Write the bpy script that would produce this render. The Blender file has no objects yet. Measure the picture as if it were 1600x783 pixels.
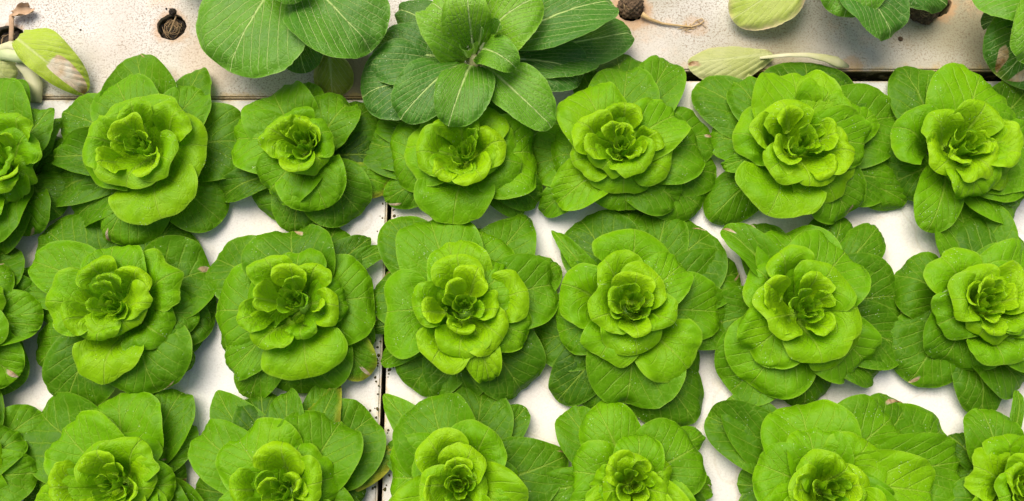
import bpy, bmesh, math
import numpy as np
from mathutils import Vector

# ------------------------------------------------------------------ camera, light, exposure
S = bpy.context.scene
D = 1.35
TILT = math.radians(13.0)
FOCAL = 36.0 * D / 1.6
cam_d = bpy.data.cameras.new('camera'); cam = bpy.data.objects.new('camera', cam_d)
S.collection.objects.link(cam)
cam_d.sensor_width = 36.0; cam_d.lens = FOCAL; cam_d.clip_start = 0.02; cam_d.clip_end = 200
CAMP = Vector((0, -D * math.sin(TILT), D * math.cos(TILT)))
cam.location = CAMP; cam.rotation_euler = (TILT, 0, 0)
S.camera = cam

SUN_EL, SUN_AZ = math.radians(62), math.radians(-35)   # azimuth from +y towards +x
w = bpy.data.worlds.new('World'); S.world = w; w.use_nodes = True
nt = w.node_tree; nt.nodes.clear()
sky = nt.nodes.new('ShaderNodeTexSky'); sky.sky_type = 'NISHITA'; sky.sun_disc = False
sky.sun_elevation = SUN_EL; sky.sun_rotation = SUN_AZ
sky.air_density = 1.0; sky.dust_density = 6.0; sky.ozone_density = 0.6
bg = nt.nodes.new('ShaderNodeBackground'); bg.inputs['Strength'].default_value = 0.100
ow = nt.nodes.new('ShaderNodeOutputWorld')
nt.links.new(sky.outputs[0], bg.inputs[0]); nt.links.new(bg.outputs[0], ow.inputs[0])
sl = bpy.data.lights.new('sun', 'SUN'); sl.energy = 2.5; sl.angle = math.radians(48); sl.color = (1.0, 0.93, 0.80)
sun = bpy.data.objects.new('sun', sl); S.collection.objects.link(sun)
sdir = Vector((math.sin(SUN_AZ) * math.cos(SUN_EL), math.cos(SUN_AZ) * math.cos(SUN_EL), math.sin(SUN_EL)))
sun.rotation_euler = sdir.to_track_quat('Z', 'Y').to_euler(); sun.location = sdir * 4
S.view_settings.view_transform = 'Standard'; S.view_settings.look = 'None'
S.view_settings.gamma = 1; S.view_settings.use_curve_mapping = False
S.view_settings.exposure = 0.34
S.render.engine = 'CYCLES'
S.cycles.use_denoising = True
S.cycles.max_bounces = 8; S.cycles.diffuse_bounces = 4; S.cycles.transmission_bounces = 4
S.cycles.sample_clamp_indirect = 5

RT = Vector((1, 0, 0)); UP = Vector((0, math.cos(TILT), math.sin(TILT))); FW = Vector((0, math.sin(TILT), -math.cos(TILT)))
def unproject(px, py, z=0.0):
    """where the sight line of a point of the 1600 x 783 photograph meets height z"""
    d = FW + RT * ((px - 800) / 1600 * 36 / FOCAL) - UP * ((py - 391.5) / 1600 * 36 / FOCAL)
    t = (z - CAMP.z) / d.z
    return CAMP + d * t

# ------------------------------------------------------------------ node helpers
class NT:
    def __init__(self, name):
        self.m = bpy.data.materials.new(name); self.m.use_nodes = True
        self.t = self.m.node_tree; self.t.nodes.clear()
        self.out = self.t.nodes.new('ShaderNodeOutputMaterial')
    def n(self, typ, ins=None, **kw):
        nd = self.t.nodes.new(typ)
        for k, v in kw.items(): setattr(nd, k, v)
        for k, v in (ins or {}).items(): self.set(nd.inputs[k], v)
        return nd
    def set(self, sock, v):
        if isinstance(v, bpy.types.NodeSocket): self.t.links.new(v, sock)
        elif isinstance(v, bpy.types.Node): self.t.links.new(v.outputs[0], sock)
        else: sock.default_value = v
    def math(self, op, a, b=0.0, c=0.0, clamp=False):
        nd = self.n('ShaderNodeMath', operation=op, use_clamp=clamp)
        self.set(nd.inputs[0], a); self.set(nd.inputs[1], b)
        if op in ('MULTIPLY_ADD', 'SMOOTH_MIN', 'WRAP'): self.set(nd.inputs[2], c)
        return nd.outputs[0]
    def mix(self, f, a, b, mode='MIX'):
        nd = self.n('ShaderNodeMix', data_type='RGBA', blend_type=mode)
        self.set(nd.inputs[0], f); self.set(nd.inputs[6], a); self.set(nd.inputs[7], b)
        return nd.outputs[2]
    def rng(self, v, a, b, c=0.0, d=1.0, smooth=True):
        nd = self.n('ShaderNodeMapRange', interpolation_type='SMOOTHSTEP' if smooth else 'LINEAR')
        self.set(nd.inputs[0], v)
        for i, x in zip((1, 2, 3, 4), (a, b, c, d)): self.set(nd.inputs[i], x)
        return nd.outputs[0]
    def ramp(self, f, stops):
        nd = self.n('ShaderNodeValToRGB'); self.set(nd.inputs[0], f)
        el = nd.color_ramp.elements
        while len(el) < len(stops): el.new(0.5)
        for e, (p, c) in zip(el, stops): e.position = p; e.color = (*c, 1)
        return nd.outputs[0]
    def noise(self, vec, scale, detail=3.0, rough=0.5, dist=0.0, dim='3D'):
        nd = self.n('ShaderNodeTexNoise', noise_dimensions=dim)
        self.set(nd.inputs['Vector'], vec); nd.inputs['Scale'].default_value = scale
        nd.inputs['Detail'].default_value = detail; nd.inputs['Roughness'].default_value = rough
        nd.inputs['Distortion'].default_value = dist
        return nd.outputs[0]

def leaf_material(name, stops, vein_col, vein_fac, rough, spec, transl, bump, sick=(0.42, 0.36, 0.05), sharp=0.10, cell=95.0, bloom=0.0, relief=0.9, wobble=0.6):
    """a leaf: pigment by age (object colour R), veins that follow the leaf's own vein phase, cells between them"""
    k = NT(name)
    oi = k.n('ShaderNodeObjectInfo')
    oc = k.n('ShaderNodeSeparateColor', {0: oi.outputs['Color']})
    tone, rnd, yel = oc.outputs[0], oi.outputs['Random'], oc.outputs[2]
    uv = k.n('ShaderNodeUVMap', uv_map='mm')
    at = lambda a: k.n('ShaderNodeAttribute', attribute_name=a).outputs['Fac']
    ph, edge, lat, along = at('phase'), at('edge'), at('lat'), at('along')
    off = k.n('ShaderNodeVectorMath', {0: uv.outputs[0]}, operation='ADD')
    cx = k.n('ShaderNodeCombineXYZ', {0: k.math('MULTIPLY', rnd, 37.0), 1: k.math('MULTIPLY', rnd, 91.0)})
    k.set(off.inputs[1], cx)
    V = off.outputs[0]
    wob = k.noise(V, 22, 3)
    ph2 = k.math('ADD', ph, k.math('MULTIPLY', k.math('SUBTRACT', wob, 0.5), wobble))
    fr = k.math('ABSOLUTE', k.math('SUBTRACT', k.math('FRACT', ph2), 0.5))      # 0 on a vein
    vein = k.rng(fr, 0.0, sharp, 1.0, 0.0)
    fade = k.rng(edge, 0.45, 0.98, 1.0, 0.1)
    vein = k.math('MULTIPLY', vein, fade)
    mid = k.rng(k.math('ABSOLUTE', lat), 0.0004, k.rng(along, 0.2, 1.0, 0.0040, 0.0010), 1.0, 0.0)
    # net of fine veins
    dv = k.n('ShaderNodeVectorMath', {0: V}, operation='ADD')
    nn = k.n('ShaderNodeTexNoise', {'Vector': V}); nn.inputs['Scale'].default_value = 60
    sc = k.n('ShaderNodeVectorMath', {0: nn.outputs[1]}, operation='SCALE'); sc.inputs['Scale'].default_value = 0.012
    k.set(dv.inputs[1], sc)
    vo = k.n('ShaderNodeTexVoronoi', {'Vector': dv.outputs[0]}, feature='DISTANCE_TO_EDGE', voronoi_dimensions='2D')
    vo.inputs['Scale'].default_value = cell
    net = k.rng(vo.outputs['Distance'], 0.0, 0.16, 1.0, 0.0)
    net = k.math('MULTIPLY', net, k.rng(k.noise(V, 30, 2), 0.35, 0.65, 0.25, 1.0))
    vo2 = k.n('ShaderNodeTexVoronoi', {'Vector': dv.outputs[0]}, feature='DISTANCE_TO_EDGE', voronoi_dimensions='2D')
    vo2.inputs['Scale'].default_value = cell * 0.42
    net2 = k.rng(vo2.outputs['Distance'], 0.0, 0.07, 1.0, 0.0)
    # pigment
    mott = k.noise(V, 14, 4, 0.55)
    t2 = k.math('ADD', tone, k.math('MULTIPLY', k.math('SUBTRACT', mott, 0.5), 0.5), clamp=True)
    t2 = k.math('ADD', t2, k.rng(edge, 0.80, 1.0, 0.0, 0.07), clamp=True)
    base = k.ramp(t2, stops)
    if bloom: base = k.mix(k.math('MULTIPLY', k.rng(k.noise(V, 18, 3), 0.4, 0.7), bloom), base, (0.16, 0.27, 0.13, 1))
    base = k.mix(k.math('MULTIPLY', net, 0.13), base, vein_col)
    base = k.mix(k.math('MULTIPLY', net2, 0.07), base, vein_col)
    base = k.mix(k.math('MULTIPLY', vein, vein_fac), base, vein_col)
    base = k.mix(k.math('MULTIPLY', mid, min(1, vein_fac * 1.5)), base, vein_col)
    base = k.mix(k.math('MULTIPLY', k.rng(edge, 0.955, 1.0), 0.30), base, vein_col)
    # yellowing from the margin
    yn = k.math('ADD', k.math('MULTIPLY', k.noise(V, 20, 4), 0.9), k.math('MULTIPLY', edge, 0.55))
    ym = k.rng(k.math('ADD', yn, k.math('MULTIPLY', yel, 0.75)), 0.98, 1.40)
    ym = k.math('MULTIPLY', ym, k.rng(yel, 0.0, 0.15))
    base = k.mix(ym, base, (*sick, 1))
    dry = at('dry')
    dm = k.rng(k.math('ADD', dry, k.math('MULTIPLY', k.math('SUBTRACT', k.noise(V, 55, 4), 0.5), 0.5)), 0.42, 0.58)
    base = k.mix(dm, base, k.ramp(k.math('ADD', k.noise(V, 45, 4), k.math('MULTIPLY', edge, 0.22)), [(0.40, (0.74, 0.67, 0.54)), (0.66, (0.60, 0.42, 0.25)), (0.82, (0.24, 0.11, 0.04))]))
    # specks of dust and dried water
    sp = k.n('ShaderNodeTexVoronoi', {'Vector': V}, voronoi_dimensions='2D'); sp.inputs['Scale'].default_value = 130
    sm = k.math('MULTIPLY', k.rng(sp.outputs['Distance'], 0.05, 0.10, 1.0, 0.0), k.rng(k.noise(V, 25, 2), 0.60, 0.66))
    base = k.mix(k.math('MULTIPLY', sm, 0.75), base, (0.62, 0.70, 0.45, 1))
    # relief
    h = k.math('MULTIPLY', vein, -0.7)
    h = k.math('ADD', h, k.math('MULTIPLY', net, -0.30))
    h = k.math('ADD', h, k.math('MULTIPLY', net2, -0.15))
    h = k.math('ADD', h, k.math('MULTIPLY', mid, -0.8))
    h = k.math('ADD', h, k.math('MULTIPLY', k.noise(V, 120, 3), 0.55))
    h = k.math('ADD', h, k.math('MULTIPLY', k.noise(V, 40, 1), relief))
    h = k.math('ADD', h, k.math('MULTIPLY', vo.outputs['Distance'], 0.25))
    bp = k.n('ShaderNodeBump', {'Height': h, 'Distance': 0.0014, 'Strength': bump})
    rr = k.math('ADD', k.math('MULTIPLY', k.noise(V, 50, 2), 0.2), rough - 0.1)
    p = k.n('ShaderNodeBsdfPrincipled', {'Base Color': base, 'Roughness': rr, 'Normal': bp, 'Specular IOR Level': spec})
    tc = k.mix(1.0, base, (1.0, 0.95, 0.35, 1), 'MULTIPLY')
    tr = k.n('ShaderNodeBsdfTranslucent', {'Color': k.mix(0.5, base, (0.35, 0.62, 0.03, 1)), 'Normal': bp})
    mx = k.n('ShaderNodeMixShader', {0: transl}); k.set(mx.inputs[1], p); k.set(mx.inputs[2], tr)
    k.set(k.out.inputs[0], mx)
    return k.m

M = {}
M['lettuce'] = leaf_material('lettuce_leaf', [(0.0, (0.028, 0.098, 0.002)), (0.30, (0.080, 0.228, 0.002)), (0.62, (0.158, 0.400, 0.001)), (1.0, (0.325, 0.590, 0.002))],
    (0.36, 0.53, 0.06, 1), 0.28, 0.45, 0.15, 0.26, 0.70, sick=(0.40, 0.40, 0.04))
M['pak'] = leaf_material('pak_choi_leaf', [(0.0, (0.022, 0.085, 0.016)), (0.35, (0.060, 0.200, 0.014)), (0.7, (0.135, 0.350, 0.010)), (1.0, (0.240, 0.480, 0.012))],
    (0.46, 0.62, 0.20, 1), 0.85, 0.40, 0.25, 0.22, 0.9, sharp=0.085, cell=120, bloom=0.03, relief=0.3, wobble=0.35)
M['old'] = leaf_material('yellowed_leaf', [(0.0, (0.17, 0.18, 0.03)), (0.4, (0.40, 0.55, 0.03)), (0.75, (0.42, 0.47, 0.14)), (1.0, (0.56, 0.57, 0.30))],
    (0.60, 0.64, 0.30, 1), 0.35, 0.5, 0.3, 0.2, 0.5, sick=(0.66, 0.50, 0.33))

def simple(name, c1, c2, scale, rough=0.7, bump=0.4, dist=0.002):
    k = NT(name); tc = k.n('ShaderNodeTexCoord').outputs['Object']
    f = k.noise(tc, scale, 5, 0.6)
    col = k.ramp(f, [(0.3, c1), (0.7, c2)])
    bp = k.n('ShaderNodeBump', {'Height': f, 'Distance': dist, 'Strength': bump})
    p = k.n('ShaderNodeBsdfPrincipled', {'Base Color': col, 'Roughness': rough, 'Normal': bp})
    k.set(k.out.inputs[0], p); return k.m
M['stalk'] = simple('pale_stalk', (0.42, 0.50, 0.22), (0.60, 0.66, 0.38), 30, 0.42)
M['white_stalk'] = simple('white_stalk', (0.42, 0.44, 0.18), (0.60, 0.58, 0.38), 25, 0.5)
M['green_stem'] = simple('green_stem', (0.10, 0.26, 0.01), (0.20, 0.38, 0.03), 40, 0.5)
M['soil'] = simple('dark_soil', (0.008, 0.007, 0.005), (0.050, 0.036, 0.022), 190, 0.95, 1.0, 0.004)
M['root'] = simple('dry_root', (0.20, 0.12, 0.05), (0.42, 0.30, 0.16), 120, 0.85)
M['rootball'] = simple('root_ball_fibre', (0.035, 0.022, 0.012), (0.20, 0.13, 0.07), 230, 0.95, 1.0, 0.003)
M['dead'] = simple('dead_leaf', (0.36, 0.22, 0.12), (0.60, 0.42, 0.27), 60, 0.85)
M['moss'] = simple('algae', (0.030, 0.035, 0.008), (0.13, 0.10, 0.02), 200, 0.95, 1.0)
M['stem_thread'] = simple('fine_root', (0.45, 0.30, 0.12), (0.60, 0.44, 0.22), 90, 0.8)

def water_mat():
    k = NT('nutrient_water'); tc = k.n('ShaderNodeTexCoord').outputs['Object']
    bp = k.n('ShaderNodeBump', {'Height': k.noise(tc, 8, 2), 'Distance': 0.004, 'Strength': 0.3})
    p = k.n('ShaderNodeBsdfPrincipled', {'Base Color': k.ramp(k.noise(tc, 3, 3), [(0.3, (0.006, 0.009, 0.004)), (0.7, (0.014, 0.017, 0.008))]), 'Roughness': 0.12, 'Normal': bp})
    k.set(k.out.inputs[0], p); return k.m
M['water'] = water_mat()

def pxy(px, py, z=0.0):
    v = unproject(px, py, z); return v.x, v.y
h1, h2, h3, h4 = pxy(268, 42), pxy(985, 18), pxy(12, 62), pxy(1462, 4)
STAIN_SHADE = [(h1, 0.030, 0.6), (h2, 0.034, 0.7), (h3, 0.030, 0.6), (h4, 0.036, 0.8), (pxy(1085, 42), 0.020, 0.35), (pxy(1330, 104), 0.020, 0.5), (pxy(330, 95), 0.05, 0.25), (pxy(545, 120), 0.050, 0.9)]
def board_mat(name, dirt, grime_shade=0.0):
    """expanded polystyrene: white beads, speckled with algae; dirt 0 = clean, 1 = old"""
    k = NT(name); tc = k.n('ShaderNodeTexCoord').outputs['Object']
    sep = k.n('ShaderNodeSeparateXYZ', {0: tc})
    ed = k.n('ShaderNodeAttribute', attribute_name='rim').outputs['Fac']
    bead = k.n('ShaderNodeTexVoronoi', {'Vector': tc}); bead.inputs['Scale'].default_value = 260
    bead_e = k.n('ShaderNodeTexVoronoi', {'Vector': tc}, feature='DISTANCE_TO_EDGE'); bead_e.inputs['Scale'].default_value = 260
    big = k.noise(tc, 3.2, 5, 0.6); mid_ = k.noise(tc, 11, 5, 0.6); fine = k.noise(tc, 300, 2, 0.6)
    white = (0.68, 0.665, 0.635, 1) if dirt > 0.5 else (0.77, 0.765, 0.745, 1)
    tint = (0.64, 0.58, 0.51, 1) if dirt > 0.5 else (0.74, 0.70, 0.63, 1)
    base = k.mix(k.rng(big, 0.38, 0.66), white, tint)
    if dirt > 0.5:
        base = k.mix(k.math('MULTIPLY', k.rng(k.noise(tc, 5.0, 4), 0.52, 0.70), 0.55), base, (0.60, 0.54, 0.42, 1))
        base = k.mix(k.math('MULTIPLY', k.rng(k.noise(tc, 7.5, 5), 0.60, 0.72), 0.5), base, (0.80, 0.50, 0.30, 1))
    else:
        base = k.mix(k.math('MULTIPLY', k.rng(k.noise(tc, 9, 5, 0.65), 0.58, 0.70), 0.35), base, (0.66, 0.55, 0.36, 1))
        ringn = k.math('ABSOLUTE', k.math('SUBTRACT', k.noise(tc, 6, 2), 0.5))
        base = k.mix(k.math('MULTIPLY', k.rng(ringn, 0.0, 0.012, 1.0, 0.0), 0.22), base, (0.50, 0.42, 0.28, 1))
    if dirt > 0.5:
        gr = k.noise(tc, 2.2, 6, 0.65)
        base = k.mix(k.math('MULTIPLY', k.rng(gr, 0.50, 0.64), 0.45), base, (0.42, 0.37, 0.29, 1))
    if grime_shade:
        base = k.mix(k.math('MULTIPLY', k.rng(k.math('ADD', k.noise(tc, 2.6, 4), k.math('MULTIPLY', sep.outputs[0], 0.35)), 0.50, 0.78), grime_shade), base, (0.33, 0.30, 0.19, 1))  # green-brown dirt with pak choi shade painted in, growing towards +x
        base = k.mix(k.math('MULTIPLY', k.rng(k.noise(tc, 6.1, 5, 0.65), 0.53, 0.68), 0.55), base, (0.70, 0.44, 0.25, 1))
    # specks between the beads
    spk = k.math('MULTIPLY', k.rng(bead_e.outputs['Distance'], 0.0, 0.22, 1.0, 0.0), k.rng(fine, 0.46, 0.60))
    dens = k.rng(mid_, 0.28, 0.62, 0.22, 1.0)
    spk = k.math('MULTIPLY', spk, dens)
    base = k.mix(k.math('MULTIPLY', spk, 0.72 * dirt + 0.06), base, (0.20, 0.13, 0.07, 1))
    dots = k.n('ShaderNodeTexVoronoi', {'Vector': tc}); dots.inputs['Scale'].default_value = 75
    dm = k.math('MULTIPLY', k.rng(dots.outputs['Distance'], 0.05, 0.14, 1.0, 0.0), k.rng(k.noise(tc, 40, 2), 0.56 if dirt > 0.5 else 0.68, 0.72))
    base = k.mix(k.math('MULTIPLY', dm, 0.8), base, (0.07, 0.05, 0.03, 1))
    if dirt > 0.5:                                                  # rusty wash where plugs and roots have wept; darkest spot is brown with shadow painted in
        for (hx, hy), rad, am in STAIN_SHADE:
            dd = k.n('ShaderNodeVectorMath', {0: tc}, operation='DISTANCE'); dd.inputs[1].default_value = (hx, hy, 0)
            q = k.math('ADD', dd.outputs['Value'], k.math('MULTIPLY', k.math('SUBTRACT', k.noise(tc, 38, 5, 0.7), 0.5), 0.045))
            base = k.mix(k.math('MULTIPLY', k.rng(q, rad * 0.75, rad * 1.25, 1.0, 0.0), am), base, (0.50, 0.30, 0.15, 1) if am < 0.85 else (0.20, 0.15, 0.08, 1))
    # algae on the rims and the sides
    al = k.math('ADD', ed, k.math('MULTIPLY', k.math('SUBTRACT', k.noise(tc, 45, 5, 0.7), 0.5), 1.5))
    base = k.mix(k.math('MULTIPLY', k.rng(al, 0.62, 1.05), 0.55), base, (0.50, 0.33, 0.10, 1))
    base = k.mix(k.math('MULTIPLY', k.rng(al, 0.95, 1.35), 0.9), base, (0.10, 0.085, 0.02, 1))
    side = k.rng(sep.outputs[2], -0.0035, -0.010)
    base = k.mix(k.math('MULTIPLY', side, k.rng(k.noise(tc, 60, 4), 0.2, 0.5)), base, (0.060, 0.052, 0.018, 1))
    h = k.math('ADD', k.math('MULTIPLY', bead.outputs['Distance'], -0.5), k.math('MULTIPLY', mid_, 0.8))
    h = k.math('ADD', h, k.math('MULTIPLY', k.noise(tc, 160, 3), 0.5))
    bp = k.n('ShaderNodeBump', {'Height': h, 'Distance': 0.0015, 'Strength': 0.45})
    p = k.n('ShaderNodeBsdfPrincipled', {'Base Color': base, 'Roughness': 0.72, 'Normal': bp, 'Specular IOR Level': 0.25})
    k.set(k.out.inputs[0], p); return k.m
M['board_old'] = board_mat('speckled_foam', 1.0)
M['board_grimy_shaded'] = board_mat('grimy_shaded_foam', 1.0, 1.0)
M['board'] = board_mat('white_foam', 0.16)

# ------------------------------------------------------------------ object helpers
def link(name, me, mat, parent=None, loc=(0, 0, 0), rz=0.0, col=None):
    if mat: me.materials.append(mat)
    o = bpy.data.objects.new(name, me); S.collection.objects.link(o)
    o.parent = parent; o.location = loc; o.rotation_euler = (0, 0, rz)
    if col: o.color = col
    return o
def tag(o, label=None, cat=None, group=None, kind=None):
    for a, b in (('label', label), ('category', cat), ('group', group), ('kind', kind)):
        if b: o[a] = b
    return o
def empty(name, loc):
    o = bpy.data.objects.new(name, None); S.collection.objects.link(o); o.location = loc
    o.empty_display_size = 0.02
    return o
def smooth(me):
    me.polygons.foreach_set('use_smooth', [True] * len(me.polygons))

def vnoise(x, y, rs):
    g = rs.rand(24, 24) * 2 - 1
    xi, yi = np.floor(x).astype(int), np.floor(y).astype(int)
    fx, fy = x - xi, y - yi
    fx, fy = fx * fx * (3 - 2 * fx), fy * fy * (3 - 2 * fy)
    a = g[xi % 24, yi % 24]; b = g[(xi + 1) % 24, yi % 24]; c = g[xi % 24, (yi + 1) % 24]; d = g[(xi + 1) % 24, (yi + 1) % 24]
    return (a * (1 - fx) + b * fx) * (1 - fy) + (c * (1 - fx) + d * fx) * fy
def sst(a, b, x):
    t = np.clip((x - a) / (b - a), 0, 1); return t * t * (3 - 2 * t)

def bez(P, t):
    P = [np.array(p, float) for p in P]; t = np.asarray(t)[..., None]
    return P[0] * (1 - t) ** 3 + 3 * P[1] * t * (1 - t) ** 2 + 3 * P[2] * t * t * (1 - t) + P[3] * t ** 3

def midrib(P, bend, side):
    """arc-length table of a midrib: control points in (reach, height), bowed sideways by bend"""
    t = np.linspace(0, 1, 200); c = bez(P, t)
    L = P[3][0]
    y = bend * L * np.sin(np.pi * np.clip(c[:, 0] / max(L, 1e-6), 0, 1)) * side
    p = np.stack([c[:, 0], y, c[:, 1]], 1)
    s = np.concatenate([[0], np.cumsum(np.linalg.norm(np.diff(p, axis=0), axis=1))])
    return p, s

def leaf_mesh(name, P, W, seed, um=0.62, base=0.16, tip=2.2, kappa=0.4, roll=0.3, ruffle=0.003, puff=0.0011, twist=0.0,
              crease=0.0, bend=0.05, nv=25, nu=30, N=6.5, fan=0.8, lobe=0.020, start=0.0, bump_lo=0.003, serr=0.0, shoulder=0.85, sidew=None, dry=None):
    rs = np.random.RandomState(seed)
    p, s = midrib(P, bend, rs.choice([-1, 1]))
    Lm = s[-1]
    uu = start + (1 - start) * (1 - np.cos(np.linspace(0, 1, nu) * math.pi * 0.5 + 0) ** 1.0)
    uu = start + (1 - start) * np.sin(np.linspace(0, 1, nu) * math.pi * 0.5)
    vv = np.linspace(-1, 1, nv); vv = np.sign(vv) * (0.45 * np.abs(vv) + 0.55 * np.sin(np.abs(vv) * math.pi / 2))
    c = np.stack([np.interp(uu * Lm, s, p[:, k]) for k in range(3)], 1)
    e = 1e-3
    c1 = np.stack([np.interp(np.clip(uu - 0.02, 0, 1) * Lm, s, p[:, k]) for k in range(3)], 1)
    c2 = np.stack([np.interp(np.clip(uu + 0.02, 0, 1) * Lm, s, p[:, k]) for k in range(3)], 1)
    T = c2 - c1; T /= np.linalg.norm(T, axis=1)[:, None]
    B = np.cross(np.array([0, 0, 1.0]), T); 
    B = B / np.maximum(np.linalg.norm(B, axis=1), 1e-5)[:, None]
    B = np.where(np.abs(B[:, 1:2]) < 0.2, np.array([[0, 1.0, 0]]), B)
    Nn = np.cross(T, B)
    tw = twist * (uu - 0.3)
    B, Nn = B * np.cos(tw)[:, None] + Nn * np.sin(tw)[:, None], Nn * np.cos(tw)[:, None] - B * np.sin(tw)[:, None]
    # outline
    up = np.clip((uu - um) / (1 - um), 0, 1)
    f = np.where(uu < um, base + (1 - base) * np.sin(np.clip((uu - start) / (um - start), 0, 1) * math.pi / 2) ** (1 / shoulder) , (1 - up ** tip) ** (1 / tip))
    U, V = np.meshgrid(uu, vv, indexing='ij'); F = f[:, None] * np.ones_like(V)
    asym = 1 + 0.07 * rs.randn() * np.sign(V)
    if sidew: asym = np.where(V > 0, sidew[0], np.where(V < 0, sidew[1], 1))
    # margin
    per = np.arctan2(V * F, (U - 0.45) * 1.6)
    mn = vnoise(per * 1.6 + 30, np.full_like(per, rs.rand() * 9), rs) * 0.7 + vnoise(per * 4.5 + 30, np.full_like(per, 3.3), rs) * 0.3
    hw = W / 2 * F * asym * (1 + lobe * 2.2 * mn * np.abs(V))
    if serr: hw = hw * (1 + serr * vnoise(per * 26 + 60, per * 0 + 1.7, rs) * np.abs(V) ** 6)
    kap = kappa * (1 + 0.25 * vnoise(U * 3, V * 0 + 2.2, rs)) * sst(0.0, 0.5, F)
    kap = np.where(np.abs(kap) < 0.02, 0.02, kap)
    ang = V * kap
    lat = np.sin(ang) / np.sin(np.clip(np.abs(kap), 0.02, 1.45)) * np.sign(kap) * hw
    nor = (1 - np.cos(ang)) / kap * hw * np.sign(1)
    edge = np.maximum(np.abs(V) ** 1.0, np.clip((U - 0.0), 0, 1) ** 3)
    edge = np.clip(1 - np.minimum((1 - np.abs(V)) * F * W / 2, (1 - U) * Lm) / (W * 0.36), 0, 1)
    # rim rolled back
    r2 = sst(0.45, 1.0, edge)
    nor = nor - roll * r2 ** 2 * W * 0.16 * (1 + 0.7 * vnoise(per * 1.3 + 11, per * 0 + 5.1, rs))
    nor = nor + crease * np.abs(V) * hw
    # ruffles and swells
    nor = nor + ruffle * r2 * (vnoise(per * 3.2 + 40, U * 1.0, rs) * 1.5 + 0.6 * vnoise(per * 6.4 + 40, V * 0 + 7, rs))
    sx, sy = U * Lm, lat
    nor = nor + bump_lo * vnoise(sx / 0.03 + 5, sy / 0.03 + 9, rs) * sst(0, 0.5, U)
    nor = nor + 0.45 * bump_lo * vnoise(sx / 0.013 + 5, sy / 0.013 + 9, rs) * sst(0, 0.5, U)
    # vein phase
    kL, kR = 1 + 0.12 * rs.randn(), 1 + 0.12 * rs.randn()
    la = np.abs(V) * F
    ph = N * (U ** 0.9) - N * fan * 0.85 * np.where(V > 0, kL, kR) * (la - 0.18 * la ** 2) + rs.rand()
    nor = nor + puff * (np.sin((ph - np.floor(ph)) * math.pi) * -1 + 1) * 0 + puff * (0.5 - np.abs(np.abs((ph % 1) - 0.5) * 2 - 0.5)) * 0
    nor = nor + puff * (-np.cos(2 * math.pi * (ph % 1))) * -1 * sst(0.05, 0.4, np.abs(V)) * (1 - 0.6 * r2)
    X = c[:, None, :] + B[:, None, :] * lat[..., None] + Nn[:, None, :] * nor[..., None]
    X[..., 2] = np.maximum(X[..., 2], 0.0015 + 0.001 * rs.rand())
    nvn = nv
    verts = X.reshape(-1, 3)
    i, j = np.meshgrid(np.arange(nu - 1), np.arange(nv - 1), indexing='ij')
    a = (i * nv + j).ravel(); faces = np.stack([a, a + nv, a + nv + 1, a + 1], 1)
    me = bpy.data.meshes.new(name)
    me.vertices.add(len(verts)); me.vertices.foreach_set('co', verts.ravel())
    me.loops.add(faces.size); me.loops.foreach_set('vertex_index', faces.ravel())
    me.polygons.add(len(faces)); me.polygons.foreach_set('loop_start', np.arange(0, faces.size, 4)); me.polygons.foreach_set('loop_total', np.full(len(faces), 4))
    me.update(); me.validate()
    for nm, arr in (('phase', ph), ('edge', edge), ('lat', sy), ('along', U), ('dry', dry(U, V) if dry else 0 * U)):
        at = me.attributes.new(nm, 'FLOAT', 'POINT'); at.data.foreach_set('value', arr.ravel().astype(np.float32))
    uvl = me.uv_layers.new(name='mm')
    uvv = np.stack([sx.ravel(), sy.ravel()], 1)[faces.ravel()] + 3.0
    uvl.data.foreach_set('uv', uvv.ravel().astype(np.float32))
    smooth(me)
    return me

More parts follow.
